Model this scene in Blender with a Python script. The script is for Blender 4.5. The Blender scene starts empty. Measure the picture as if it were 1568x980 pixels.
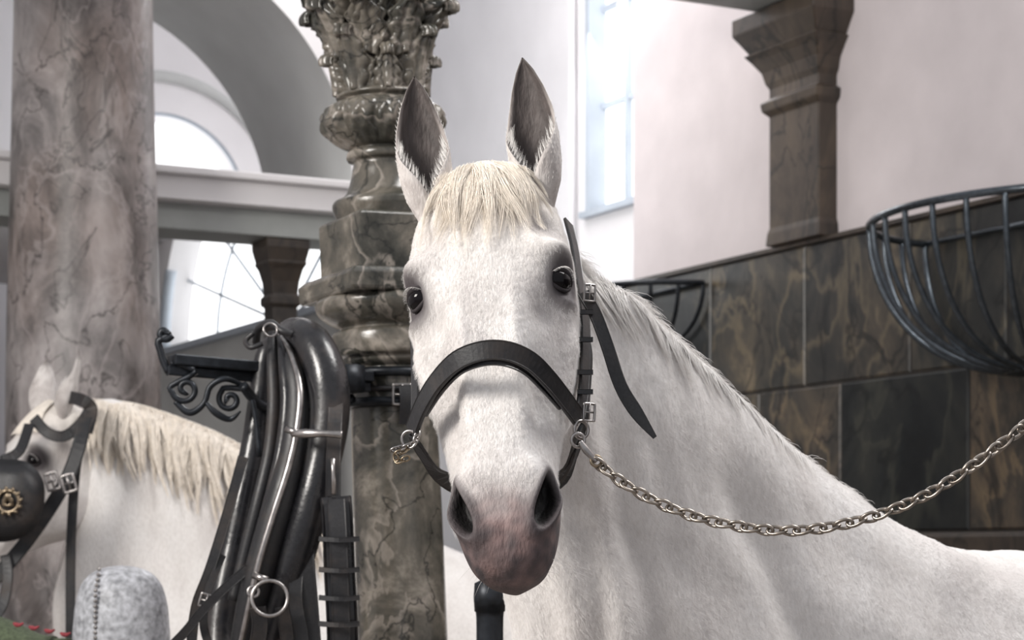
import bpy, bmesh, math, random
from mathutils import Vector, Matrix, noise as mn
from mathutils.bvhtree import BVHTree
random.seed(7)
scene=bpy.context.scene
F=3150.;CU=784.;HV=852.;CZ=1.5
def W(u,v,d): return Vector(((u-CU)*d/F, d, CZ+(HV-v)*d/F))
V=Vector
# ---------------------------------------------------------------- helpers
def link(o,parent=None):
    scene.collection.objects.link(o)
    if parent: o.parent=parent
    return o
def root(name):
    o=bpy.data.objects.new(name,None); o.empty_display_size=.1
    return link(o)
def add_mesh(name,verts,faces,mat,parent=None,smooth=True,recalc=True,cols=None):
    me=bpy.data.meshes.new(name); me.from_pydata([tuple(v) for v in verts],[],faces)
    if recalc:
        bm=bmesh.new(); bm.from_mesh(me); bmesh.ops.recalc_face_normals(bm,faces=bm.faces); bm.to_mesh(me); bm.free()
    if smooth:
        for p in me.polygons: p.use_smooth=True
    if mat: me.materials.append(mat)
    if cols:
        a=me.color_attributes.new(name='Col',type='FLOAT_COLOR',domain='POINT')
        for i,c in enumerate(cols): a.data[i].color=(c[0],c[1],c[2],1)
    o=bpy.data.objects.new(name,me)
    return link(o,parent)
def catmull(P,n=6,closed=False):
    P=[tuple(p) for p in P]; N=len(P); out=[]
    segs=N if closed else N-1
    for i in range(segs):
        if closed: a,b,c,d=P[(i-1)%N],P[i],P[(i+1)%N],P[(i+2)%N]
        else: a,b,c,d=P[max(i-1,0)],P[i],P[i+1],P[min(i+2,N-1)]
        for k in range(n):
            t=k/n;t2=t*t;t3=t2*t
            out.append(tuple(.5*(2*b[j]+(c[j]-a[j])*t+(2*a[j]-5*b[j]+4*c[j]-d[j])*t2+(3*b[j]-a[j]-3*c[j]+d[j])*t3) for j in range(len(b))))
    if not closed: out.append(P[-1])
    return out
def loft_data(rings,caps=True,closed_path=False):
    verts=[];faces=[];n=len(rings[0])
    for r in rings: verts+=r
    R=len(rings)
    for i in range(R if closed_path else R-1):
        a=i*n;b=((i+1)%R)*n
        for j in range(n):
            k=(j+1)%n
            faces.append((a+j,a+k,b+k,b+j))
    if caps and not closed_path:
        faces.append(tuple(range(n))[::-1]); faces.append(tuple((R-1)*n+j for j in range(n)))
    return verts,faces
def frames(pts,up0=None,closed=False):
    N=len(pts);T=[]
    for i in range(N):
        if closed: t=pts[(i+1)%N]-pts[(i-1)%N]
        else: t=pts[min(i+1,N-1)]-pts[max(i-1,0)]
        T.append(t.normalized() if t.length>1e-9 else V((0,0,1)))
    u=up0 or (V((0,0,1)) if abs(T[0].z)<.9 else V((0,1,0)))
    out=[]
    for t in T:
        u=(u-t*u.dot(t))
        if u.length<1e-6: u=t.orthogonal()
        u.normalize(); out.append((t,u.copy(),t.cross(u)))
    return out
def tube_data(pts,rad,seg=10,n=6,closed=False,smooth=True):
    if not isinstance(rad,(list,tuple)): rad=[rad]*len(pts)
    Q=[tuple(p)+(r,) for p,r in zip(pts,rad)]
    if smooth and len(pts)>2 : Q=catmull(Q,n,closed)
    P=[V(q[:3]) for q in Q]; R=[max(q[3],1e-4) for q in Q]
    fr=frames(P,closed=closed)
    rings=[[P[i]+(fr[i][1]*math.cos(2*math.pi*j/seg)+fr[i][2]*math.sin(2*math.pi*j/seg))*R[i] for j in range(seg)] for i in range(len(P))]
    return loft_data(rings,True,closed)
def tube(name,pts,rad,mat,parent,seg=10,n=6,closed=False,smooth=True):
    v,f=tube_data(pts,rad,seg,n,closed,smooth)
    return add_mesh(name,v,f,mat,parent)
def strap(name,pts,nrm,width,thick,mat,parent,n=6,closed=False):
    """flat leather strap; nrm list or single vector (face normal)"""
    if not isinstance(nrm,list): nrm=[nrm]*len(pts)
    if not isinstance(width,list): width=[width]*len(pts)
    Q=catmull([tuple(p)+tuple(m)+(w,) for p,m,w in zip(pts,nrm,width)],n,closed)
    P=[V(q[:3]) for q in Q]; rings=[]
    N=len(P)
    for i in range(N):
        t=(P[(i+1)%N]-P[(i-1)%N]) if closed else (P[min(i+1,N-1)]-P[max(i-1,0)])
        t.normalize(); m=V(Q[i][3:6]); m=m-t*m.dot(t); m.normalize(); s=t.cross(m); w=Q[i][6]/2; h=thick/2
        sec=[(-w,-h*.4),(-w*.92,-h),(w*.92,-h),(w,-h*.4),(w,h*.4),(w*.9,h),(w*.8,h*.75),(-w*.8,h*.75),(-w*.9,h),(-w,h*.4)]
        rings.append([P[i]+s*a+m*b for a,b in sec])
    v,f=loft_data(rings,True,closed)
    return add_mesh(name,v,f,mat,parent,smooth=False)
def torus_ring(name,c,nrm,R,r,mat,parent,sx=1.,seg=24,up=None):
    nrm=V(nrm).normalized(); a=(up or V((0,0,1))); a=(a-nrm*a.dot(nrm)).normalized(); b=nrm.cross(a)
    pts=[c+a*math.cos(t*2*math.pi/seg)*R+b*math.sin(t*2*math.pi/seg)*R*sx for t in range(seg)]
    return tube(name,pts,r,mat,parent,seg=8,n=1,closed=True,smooth=False)
def buckle(name,c,nrm,up,w,h,r,mat,parent):
    nrm=V(nrm).normalized(); a=V(up); a=(a-nrm*a.dot(nrm)).normalized(); b=nrm.cross(a)
    cr=[(-w,-h*.8),(-w*.8,-h),(w*.8,-h),(w,-h*.8),(w,h*.8),(w*.8,h),(-w*.8,h),(-w,h*.8)]
    v,f=tube_data([c+b*x+a*y for x,y in cr],r,8,2,True)
    v2,f2=tube_data([c-a*h,c+a*h*1.05+nrm*r],r*.7,6,smooth=False); o=len(v)
    v3,f3=tube_data([c-b*w,c+b*w],r*.7,6,smooth=False); o3=o+len(v2)
    return add_mesh(name,v+v2+v3,f+[tuple(i+o for i in q) for q in f2]+[tuple(i+o3 for i in q) for q in f3],mat,parent)
def lathe(name,prof,c,mat,parent=None,seg=64,n=5,fn=None,smooth=True):
    P=catmull(prof,n) if smooth else prof
    rings=[]
    for r,z in P:
        ring=[]
        for j in range(seg):
            a=2*math.pi*j/seg; rr=r
            if fn: rr=fn(r,z,a)
            ring.append(V((c[0]+rr*math.cos(a),c[1]+rr*math.sin(a),z)))
        rings.append(ring)
    v,f=loft_data(rings); return add_mesh(name,v,f,mat,parent)
GD=V((.887,.461,0)); GN=V((-.461,.887,0))   # building grid axes
def boxd(name,o,s0,s1,t0,t1,z0,z1,mat,parent=None,d=GD,nn=GN,bev=0):
    vs=[V(o)+d*s+nn*t+V((0,0,z)) for z in (z0,z1) for s,t in ((s0,t0),(s1,t0),(s1,t1),(s0,t1))]
    f=[(0,1,2,3),(4,5,6,7),(0,1,5,4),(1,2,6,5),(2,3,7,6),(3,0,4,7)]
    ob=add_mesh(name,vs,f,mat,parent,smooth=False)
    if bev:
        m=ob.modifiers.new('b','BEVEL'); m.width=bev; m.segments=2
    return ob
def rect_loft(name,o,prof,mat,parent,d=GD,nn=GN,asym=False):
    rings=[[V(o)+d*s+nn*t+V((0,0,z)) for s,t in ((-hs,tf),(hs,tf),(hs,tb),(-hs,tb))] for z,hs,tf,tb in prof]
    v,f=loft_data(rings); ob=add_mesh(name,v,f,mat,parent,smooth=False)
    m=ob.modifiers.new('b','BEVEL'); m.width=.004; m.segments=2; m.limit_method='ANGLE'
    return ob
def strands(name,lists,r,mat,parent,tip=.15):
    cu=bpy.data.curves.new(name,'CURVE'); cu.dimensions='3D'; cu.bevel_depth=r; cu.bevel_resolution=0; cu.use_fill_caps=False
    for P in lists:
        s=cu.splines.new('POLY'); s.points.add(len(P)-1)
        for i,p in enumerate(P):
            s.points[i].co=(p[0],p[1],p[2],1); t=i/(len(P)-1); s.points[i].radius=1-(1-tip)*t*t
    cu.materials.append(mat)
    return link(bpy.data.objects.new(name,cu),parent)
def sm(a,b,x):
    t=min(max((x-a)/(b-a),0),1); return t*t*(3-2*t)
def mix(a,b,t): return tuple(a[i]*(1-t)+b[i]*t for i in range(3))
# ---------------------------------------------------------------- materials
def newmat(name):
    m=bpy.data.materials.new(name); m.use_nodes=True; nt=m.node_tree
    return m,nt,nt.nodes['Principled BSDF']
def N(nt,t,**k):
    n=nt.nodes.new(t)
    for a,b in k.items(): setattr(n,a,b)
    return n
def mapping(nt,scale=(1,1,1),rot=(0,0,0)):
    tc=N(nt,'ShaderNodeTexCoord'); mp=N(nt,'ShaderNodeMapping'); mp.inputs['Scale'].default_value=scale; mp.inputs['Rotation'].default_value=rot
    nt.links.new(tc.outputs['Object'],mp.inputs[0]); return mp.outputs[0]
def ramp(nt,fac,stops):
    r=N(nt,'ShaderNodeValToRGB'); el=r.color_ramp.elements
    while len(el)<len(stops): el.new(.5)
    for e,(p,c) in zip(el,stops): e.position=p; e.color=(c[0],c[1],c[2],1)
    nt.links.new(fac,r.inputs[0]); return r.outputs[0]
def mixc(nt,f,a,b,mode='MIX'):
    m=N(nt,'ShaderNodeMix',data_type='RGBA',blend_type=mode)
    for s,x in ((0,f),(6,a),(7,b)):
        if isinstance(x,(int,float)): m.inputs[s].default_value=x
        elif isinstance(x,tuple): m.inputs[s].default_value=(x[0],x[1],x[2],1)
        else: nt.links.new(x,m.inputs[s])
    return m.outputs[2]
def bump(nt,bs,h,strength=.3,dist=.01):
    b=N(nt,'ShaderNodeBump'); b.inputs['Strength'].default_value=strength; b.inputs['Distance'].default_value=dist
    nt.links.new(h,b.inputs['Height']); nt.links.new(b.outputs[0],bs.inputs['Normal'])
def simple(name,col,rough=.5,metal=0.,nscale=30,var=.15,bstr=.1,bd=.003,coat=0,spec=None,worn=None):
    m,nt,bs=newmat(name); mp=mapping(nt)
    n=N(nt,'ShaderNodeTexNoise'); n.inputs['Scale'].default_value=nscale; n.inputs['Detail'].default_value=6; nt.links.new(mp,n.inputs[0])
    c=ramp(nt,n.outputs[0],[(.3,tuple(x*(1-var) for x in col)),(.7,tuple(min(x*(1+var),1) for x in col))])
    if worn:
        n2=N(nt,'ShaderNodeTexNoise'); n2.inputs['Scale'].default_value=9; n2.inputs['Detail'].default_value=8; n2.inputs['Roughness'].default_value=.7; nt.links.new(mp,n2.inputs[0])
        f=ramp(nt,n2.outputs[0],[(.50,(0,0,0)),(.70,(1,1,1))]); c=mixc(nt,f,c,worn)
        rg=N(nt,'ShaderNodeMapRange'); rg.inputs['From Min'].default_value=.35; rg.inputs['From Max'].default_value=.7; rg.inputs['To Min'].default_value=rough; rg.inputs['To Max'].default_value=rough+.25
        nt.links.new(n2.outputs[0],rg.inputs[0]); nt.links.new(rg.outputs[0],bs.inputs['Roughness'])
    nt.links.new(c,bs.inputs['Base Color']); bs.inputs['Metallic'].default_value=metal
    if not worn: bs.inputs['Roughness'].default_value=rough
    bs.inputs['Coat Weight'].default_value=coat
    if spec is not None: bs.inputs['Specular IOR Level'].default_value=spec
    if bstr: bump(nt,bs,n.outputs[0],bstr,bd)
    return m
def marble(name,cols,vein,scale=4,rough=.3,veinw=.03,attr=False,bstr=.15,darkv=None,aniso=(1,1,1),rot=(0,0,0),dist=1.,vfac=.6,lo=.32,hi=.68,mott=None):
    m,nt,bs=newmat(name); mp=mapping(nt,aniso,rot)
    n=N(nt,'ShaderNodeTexNoise'); n.inputs['Scale'].default_value=scale; n.inputs['Detail'].default_value=10; n.inputs['Roughness'].default_value=.68; n.inputs['Distortion'].default_value=dist*.7
    nt.links.new(mp,n.inputs[0])
    k=len(cols); c=ramp(nt,n.outputs[0],[(lo+(hi-lo)*i/(k-1),cols[i]) for i in range(k)])
    if mott:
        n4=N(nt,'ShaderNodeTexNoise'); n4.inputs['Scale'].default_value=scale*.45; n4.inputs['Detail'].default_value=5
        nt.links.new(mapping(nt,aniso,(.9,.1,.4)),n4.inputs[0])
        mf=ramp(nt,n4.outputs[0],[(.46,(0,0,0)),(.62,(.75,.75,.75))]); c=mixc(nt,mf,c,mott,'MULTIPLY')
    n2=N(nt,'ShaderNodeTexNoise'); n2.inputs['Scale'].default_value=scale*.6; n2.inputs['Detail'].default_value=9; n2.inputs['Distortion'].default_value=dist
    mp2=mapping(nt,tuple(a*1.3 for a in aniso),(.4,.7,.2)); nt.links.new(mp2,n2.inputs[0])
    w=veinw
    vf=ramp(nt,n2.outputs[0],[(.5-w,(0,0,0)),(.5,(vfac,vfac,vfac)),(.5+w*.35,(0,0,0))])
    c=mixc(nt,vf,c,vein)
    if darkv:
        n3=N(nt,'ShaderNodeTexNoise'); n3.inputs['Scale'].default_value=scale*1.1; n3.inputs['Detail'].default_value=9; n3.inputs['Distortion'].default_value=dist
        nt.links.new(mapping(nt,aniso,(1.,.2,.9)),n3.inputs[0])
        df=ramp(nt,n3.outputs[0],[(.5-w*.4,(0,0,0)),(.5,(.85,.85,.85)),(.5+w*.4,(0,0,0))])
        c=mixc(nt,df,c,darkv)
    if attr:
        a=N(nt,'ShaderNodeAttribute'); a.attribute_name='Col'; c=mixc(nt,1.,c,a.outputs[0],'MULTIPLY')
    nt.links.new(c,bs.inputs['Base Color']); bs.inputs['Roughness'].default_value=rough
    bump(nt,bs,n.outputs[0],bstr,.01)
    return m
def emit(name,col,s):
    m=bpy.data.materials.new(name); m.use_nodes=True; nt=m.node_tree; nt.nodes.clear()
    e=nt.nodes.new('ShaderNodeEmission'); o=nt.nodes.new('ShaderNodeOutputMaterial')
    n=N(nt,'ShaderNodeTexNoise'); n.inputs['Scale'].default_value=1.5
    nt.links.new(ramp(nt,n.outputs[0],[(.3,tuple(x*.93 for x in col)),(.7,col)]),e.inputs[0]); e.inputs[1].default_value=s
    nt.links.new(e.outputs[0],o.inputs[0]); return m
def coat_mat(name,attr,tint=(.82,.80,.785)):
    m,nt,bs=newmat(name)
    mp=mapping(nt,(1,1,.35))
    n=N(nt,'ShaderNodeTexNoise'); n.inputs['Scale'].default_value=230; n.inputs['Detail'].default_value=4; nt.links.new(mp,n.inputs[0])
    n2=N(nt,'ShaderNodeTexNoise'); n2.inputs['Scale'].default_value=9; n2.inputs['Detail'].default_value=5; n2.inputs['Roughness'].default_value=.55; nt.links.new(mp,n2.inputs[0])
    if attr:
        a=N(nt,'ShaderNodeAttribute'); a.attribute_name='Col'; base=a.outputs[0]
    else: base=tint
    v=ramp(nt,n2.outputs[0],[(.30,(.74,.71,.70)),(.48,(.94,.925,.915)),(.62,(1,1,1))])
    c=mixc(nt,.8,base,v,'MULTIPLY')
    v2=ramp(nt,n.outputs[0],[(.3,(.80,.79,.78)),(.6,(1.0,1.0,1.0))])
    c=mixc(nt,.6,c,v2,'MULTIPLY')
    nt.links.new(c,bs.inputs['Base Color']); bs.inputs['Roughness'].default_value=.6
    bs.inputs['Specular IOR Level'].default_value=.3
    mx=N(nt,'ShaderNodeMath',operation='ADD'); k=N(nt,'ShaderNodeMath',operation='MULTIPLY'); k.inputs[1].default_value=1.5
    nt.links.new(n2.outputs[0],k.inputs[0]); nt.links.new(k.outputs[0],mx.inputs[0]); nt.links.new(n.outputs[0],mx.inputs[1])
    bump(nt,bs,mx.outputs[0],.4,.005)
    return m
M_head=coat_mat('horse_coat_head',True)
M_body=coat_mat('horse_coat_body',False)
M_hair=simple('horse_hair_cream',(.86,.79,.70),.5,0,60,.10,0)
M_hairw=simple('horse_hair_white',(.86,.835,.81),.5,0,60,.1,0)
M_fur=simple('horse_fur_white',(.88,.86,.845),.5,0,7,.07,0)
M_eye=simple('horse_eye',(.006,.005,.006),.06,0,20,.2,0,spec=.2)
M_lid=simple('horse_eyelid_skin',(.045,.04,.042),.7,0,80,.3,.2,spec=.08)
M_hoof=simple('hoof_horn',(.12,.10,.08),.5)
M_leather=simple('black_leather',(.014,.014,.016),.36,0,220,.3,.3,.001,worn=(.042,.032,.027))
M_leather2=simple('worn_collar_leather',(.010,.010,.012),.22,0,120,.3,.25,.002,coat=.15,worn=(.036,.028,.025))
M_steel=simple('polished_steel',(.38,.36,.35),.3,1,60,.25,.1,.001)
M_chain=simple('chain_steel',(.30,.265,.23),.33,1,90,.35,.2,.001)
M_brass=simple('antique_brass',(.30,.24,.17),.35,1,60,.3,.2,.001)
M_iron=simple('black_wrought_iron',(.016,.019,.024),.40,.5,60,.4,.2,.001)
M_rackpaint=simple('painted_iron_rack',(.085,.10,.115),.24,.8,60,.3,.1,.001)
M_wall=simple('lilac_plaster',(.70,.64,.645),.85,0,6,.05,.25,.01)
M_wallw=simple('white_plaster',(.82,.805,.815),.8,0,4,.03,.2,.01)
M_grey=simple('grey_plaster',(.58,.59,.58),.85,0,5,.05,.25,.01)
M_trim=simple('trim_greygreen',(.38,.40,.39),.6,0,8,.08,.1,.01)
M_frame=simple('window_frame_paint',(.46,.51,.57),.5,0,8,.06,.05)
M_glass=emit('daylight_glass',(.98,.99,1.0),2.2)
M_floor=simple('stone_floor',(.25,.22,.2),.6,0,3,.3,.3)
M_col=marble('column_marble',[(.016,.017,.014),(.054,.052,.044),(.125,.112,.093),(.30,.27,.23)],(.36,.32,.28),6,.17,.035,darkv=(.010,.011,.010),dist=.5,vfac=.55,bstr=.25)
M_colL=marble('pillar_marble',[(.07,.06,.058),(.18,.165,.162),(.32,.292,.285),(.46,.425,.42)],(.5,.45,.44),5.5,.4,.03,darkv=(.045,.038,.037),aniso=(1,1,.6),dist=.6,vfac=.35,mott=(.68,.59,.54))
M_stone=marble('dado_stone',[(.010,.011,.012),(.027,.027,.027),(.060,.052,.044),(.16,.13,.095)],(.15,.125,.09),3.6,.36,.05,attr=True,darkv=(.008,.008,.009),aniso=(1,1,.6),rot=(.5,.3,0),dist=.8,vfac=.45,lo=.34,hi=.7,mott=(.60,.64,.68))
M_pil=marble('pilaster_stone',[(.018,.015,.013),(.050,.038,.029),(.115,.085,.058)],(.055,.04,.03),3.4,.42,.05,darkv=(.014,.012,.010),aniso=(1,1,.5),rot=(.6,.5,0),dist=.9)
M_granite=simple('grey_granite',(.42,.43,.46),.5,0,70,.45,.2,.002)
M_wood=simple('dark_wood',(.03,.025,.022),.5,0,12,.3,.2)
M_blank=simple('green_wool_blanket',(.07,.09,.05),.9,0,120,.4,.5,.004)
M_red=simple('red_wool_trim',(.25,.04,.05),.9,0,120,.3,.4,.003)
# ---------------------------------------------------------------- room shell
B0=V((-.975,8,0))
WP=V((.497,8.41,0)); WD=V((.461,-.887,0)); WN=V((-.887,-.461,0))   # right wall: origin, toward camera-right, into the room
def wl(u): 
    k=(u-CU)/F; return (8.41*k-.497)/(1.08+2.08*k)*2.344
boxd('wall_right',WP,0,9.5,-.35,0,0,5.6,M_wall,d=WD,nn=WN)
dv=[];df=[];dc=[]
def block(s0,s1,z0,z1,c,dep=.05):
    b=len(dv);g=.004;bv=.006
    pts=[(s0+g,z0+g),(s1-g,z0+g),(s1-g,z1-g),(s0+g,z1-g)]
    inn=[(s0+g+bv,z0+g+bv),(s1-g-bv,z0+g+bv),(s1-g-bv,z1-g-bv),(s0+g+bv,z1-g-bv)]
    for L,t in ((pts,.0),(pts,dep-.006),(inn,dep)):
        for s,z in L: dv.append(WP+WD*s+WN*t+V((0,0,z))); dc.append(c)
    for r in (0,4):
        for j in range(4):
            k=(j+1)%4; df.append((b+r+j,b+r+k,b+r+4+k,b+r+4+j))
    df.append((b+8,b+9,b+10,b+11))
rows=[(0,.5),(.5,1.0),(1.0,1.5),(1.58,2.10),(2.10,2.60)]
joints={4:[0,wl(1105),wl(1250),wl(1412),wl(1560),3.6,4.6,5.6,6.6,7.6,8.6,9.5],3:[0,wl(1180),wl(1305),wl(1502),3.0,4.1,5.2,6.2,7.2,8.2,9.5]}
tints=[(1,1,1),(.6,.62,.66),(1.6,1.35,1.1),(.9,.85,.8),(2.0,1.6,1.2),(.7,.7,.72)]
for i,(z0,z1) in enumerate(rows):
    js=joints.get(i,[0,.9,1.9,2.9,3.8,4.8,5.8,6.9,7.8,8.7,9.5])
    for a in range(len(js)-1):
        c=tints[(a*2+i*3)%6]
        if i==3: c=[(1.3,1.25,1.15),(1.9,1.7,1.45),(.42,.50,.52),(1.9,1.65,1.35)][a%4]
        if i==4: c=[(.8,.85,.85),(1.6,1.5,1.3),(1.3,1.25,1.15),(1.2,1.2,1.1)][a%4]
        block(js[a],js[a+1],z0,z1,c)
add_mesh('wall_dado',dv,df,M_stone,smooth=False,cols=dc)
boxd('wall_dado_joint',WP,0,9.5,.0,.043,0,2.60,M_wood,d=WD,nn=WN)
boxd('trim_1',WP,0,9.5,.0,.16,1.50,1.575,M_pil,d=WD,nn=WN,bev=.015)
boxd('trim_2',WP,-.02,9.5,.0,.06,2.60,2.615,M_pil,d=WD,nn=WN)
# pilaster with capital on the right wall
sp=(wl(1200)+wl(1288))/2
po=WP+WD*sp; hw=.150
rect_loft('stone_pilaster',po,[(2.615,hw+.010,0,.09),(2.66,hw+.008,0,.085),(2.68,hw,0,.08),(3.08,hw,0,.08),(3.10,hw+.02,0,.10),(3.13,hw+.024,0,.105),(3.145,hw,0,.08),(3.18,hw,0,.08),(3.20,hw+.012,0,.09),(3.24,hw+.022,0,.10),(3.28,hw+.05,0,.125),(3.305,hw+.07,0,.145),(3.31,hw+.055,0,.13),(3.35,hw+.08,0,.155),(3.38,hw+.10,0,.175),(3.44,hw+.10,0,.175)],M_pil,None,d=WD,nn=WN)
boxd('trim_3',po,-.12,.12,.0,5,3.445,3.50,M_trim,d=WD,nn=WN)
boxd('trim_4',po,-.18,.18,.0,5,3.50,3.75,M_wallw,d=WD,nn=WN)
# set-back wall with tall window
RO=V((.94,8.64,0)); RD=V((-.461,.887,0)); RN=V((-.887,-.461,0))
boxd('wall_back',RO,-1.2,.70,-.3,0,0,5.8,M_wallw,d=RD,nn=RN)
boxd('wall_back_far',RO,1.26,8.5,-.3,0,0,5.8,M_wallw,d=RD,nn=RN)
boxd('wall_back_sill',RO,.70,1.26,-.3,0,0,3.13,M_wallw,d=RD,nn=RN)
wn=root('window_1')
boxd('pane',RO,.70,1.26,-.10,-.08,3.13,5.8,M_glass,wn,d=RD,nn=RN)
for s in (.70,1.225): boxd('jamb',RO,s,s+.035,-.08,.015,3.13,5.8,M_frame,wn,d=RD,nn=RN)
boxd('mullion',RO,.98,1.005,-.08,-.05,3.13,5.8,M_frame,wn,d=RD,nn=RN)
for z in (3.13,3.62,4.08,4.54,5.0): boxd('glazing_bar',RO,.70,1.26,-.08,-.055,z,z+.025,M_frame,wn,d=RD,nn=RN)
boxd('sill',RO,.68,1.28,-.08,.04,3.10,3.13,M_frame,wn,d=RD,nn=RN)
tube('drain_pipe',[RO+RD*1.36+RN*.03+V((0,0,z)) for z in (2.2,3.4,5.8)],.016,M_wallw,wn,smooth=False)
# arcade wall (thick, with round arch)
mc=-.527;R=.912;zs=2.96;T=.95;zt=5.6
def mt(m,t,z): return B0+GD*m+GN*t+V((0,0,z))
v=[];f=[];n=40
for i in range(n+1):
    a=math.pi*i/n; m=mc+R*math.cos(a); z=zs+R*math.sin(a)
    for t in (0,T): v+= [mt(m,t,z),mt(m,t,zt)]
for i in range(n):
    a=i*4;b=a+4
    f+=[(a,b,b+1,a+1),(a+2,a+3,b+3,b+2)]
add_mesh('wall_arcade',v,f,M_wallw,smooth=False)
v2=[];f2=[]
for i in range(n+1):
    a=math.pi*i/n
    v2+=[mt(mc+R*math.cos(a),0,zs+R*math.sin(a)),mt(mc+R*math.cos(a),T,zs+R*math.sin(a))]
f2=[(2*i,2*i+1,2*i+3,2*i+2) for i in range(n)]
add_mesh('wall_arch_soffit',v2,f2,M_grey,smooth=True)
boxd('wall_arcade_right',B0,mc+R,.62,0,T,zs,zt,M_wallw)
boxd('wall_arcade_left',B0,-3.6,mc-R,0,T,zs,zt,M_wallw)
boxd('trim_5',B0,-3.6,.62,-.14,.30,2.935,2.965,M_wallw,bev=.006)
boxd('trim_6',B0,-3.6,.60,-.10,.28,2.845,2.935,M_wallw,bev=.004)
boxd('trim_7',B0,-3.6,.58,-.02,.24,2.745,2.845,M_trim,bev=.004)
boxd('floor_gallery',B0,-3.6,.72,1.35,5.0,3.16,3.2,M_wallw)
# lunette wall
LT=2.0; mc2=.25;R2=.42;z2=3.215
v=[];f=[]
for i in range(n+1):
    a=math.pi*i/n
    v+=[mt(mc2+R2*math.cos(a),LT,z2+R2*math.sin(a)),mt(mc2+R2*math.cos(a),LT,zt),mt(mc2+R2*.97*math.cos(a),LT+.25,z2+R2*.97*math.sin(a))]
for i in range(n):
    a=3*i;b=a+3; f+=[(a,b,b+1,a+1),(a,a+2,b+2,b)]
add_mesh('wall_lunette',v,f,M_wallw,smooth=False)
boxd('wall_lunette_left',B0,-4,mc2-R2,LT,LT+.2,3.2,zt,M_wallw)
boxd('wall_lunette_right',B0,mc2+R2,.75,LT,LT+.2,3.2,zt,M_wallw)
w2=root('window_2')
pts=[mt(mc2+R2*math.cos(math.pi*i/n),LT+.2,z2+R2*math.sin(math.pi*i/n)) for i in range(n+1)]
add_mesh('pane',pts,[tuple(range(n+1))],M_glass,w2,smooth=False)
tube('frame',[mt(mc2+(R2+.0)*math.cos(math.pi*i/20),LT+.02,z2+(R2+.0)*math.sin(math.pi*i/20)) for i in range(21)],.014,M_frame,w2)
tube('arch_moulding',[mt(mc2+(R2+.17)*math.cos(math.pi*i/20),LT,z2+(R2+.17)*math.sin(math.pi*i/20)) for i in range(21)],.030,M_grey,w2)
# fan-light wall
FO=V((-1.158,9.5,0)); FD=V((-.461,.887,0)); FN=V((-.887,-.461,0))
zf=2.58;RF=1.5;ZC=3.15
v=[];f=[]
for i in range(n+1):
    a=math.pi*i/n; s=RF*math.cos(a); z=min(zf+RF*.72*math.sin(a),ZC)
    v+=[FO+FD*s+V((0,0,z)),FO+FD*s+V((0,0,ZC)),FO+FD*s*.985-FN*.2+V((0,0,z))]
for i in range(n):
    a=3*i;b=a+3; f+=[(a,b,b+1,a+1),(a,a+2,b+2,b)]
add_mesh('wall_fanlight',v,f,M_wallw,smooth=False)
boxd('wall_fanlight_far',FO,RF,4.2,-.2,0,0,ZC,M_wallw,d=FD,nn=FN)
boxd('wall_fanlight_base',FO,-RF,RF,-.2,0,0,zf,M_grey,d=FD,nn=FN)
w3=root('window_3')
def fp(a,r,off=-.12):
    return FO+FD*(r*math.cos(a))+FN*off+V((0,0,min(zf+r*.72*math.sin(a),ZC)))
add_mesh('pane',[fp(math.pi*i/n,RF,-.15) for i in range(n+1)],[tuple(range(n+1))],M_glass,w3,smooth=False)
for i in range(1,9):
    a=math.pi*i/9; rm=min(RF,(ZC-zf)/.72/math.sin(a))
    tube('muntin',[fp(a,.1),fp(a,rm)],.008,M_frame,w3,smooth=False,seg=6)
tube('ring_bar',[fp(math.pi*k/40,.95) for k in range(41)],.008,M_frame,w3,n=1,seg=6,smooth=False)
tube('frame',[fp(math.pi*k/40,RF,-.02) for k in range(5,-1,-1)],.03,M_frame,w3,n=2)
boxd('sill',FO,-RF,RF,-.15,.04,zf-.03,zf,M_frame,w3,d=FD,nn=FN)
# little dark pier below the beam
pq=B0+GD*.111+GN*.08
rect_loft('stone_pier',pq,[(0,.052,-.05,.05),(2.48,.052,-.05,.05),(2.49,.065,-.06,.06),(2.52,.065,-.06,.06),(2.53,.054,-.052,.052),(2.58,.058,-.058,.058),(2.63,.07,-.07,.07),(2.65,.082,-.08,.08),(2.66,.078,-.08,.08),(2.71,.09,-.09,.09),(2.745,.09,-.09,.09)],M_pil,None)
boxd('wall_end',V((0,0,0)),-9,4,14.5,14.7,0,5.8,M_wallw,d=V((1,0,0)),nn=V((0,1,0)))
boxd('wall_left',V((0,0,0)),-4.4,-4.2,1,14.5,0,5.8,M_wallw,d=V((1,0,0)),nn=V((0,1,0)))
boxd('floor',V((0,0,0)),-7,7,-3,15,-.1,0,M_floor,d=V((1,0,0)),nn=V((0,1,0)))
# ---------------------------------------------------------------- big left pillar
pc=W(128,0,7.2)
def fl(r,z,a): return r*(1+.006*mn.noise(V((math.cos(a)*3,math.sin(a)*3,z*3))))
px=7.2/F
lathe('marble_pillar',[(.40,0),(.40,.12),(.37,.14),(.37,.2),(.33,.25),(121*px,.3),(119*px,1.2),(116*px,2.2),(108*px,3.0),(103*px,3.6),(102*px,4.6),(102*px,5.6)],(pc.x,pc.y),M_colL,None,seg=72,n=3,fn=fl)
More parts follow.
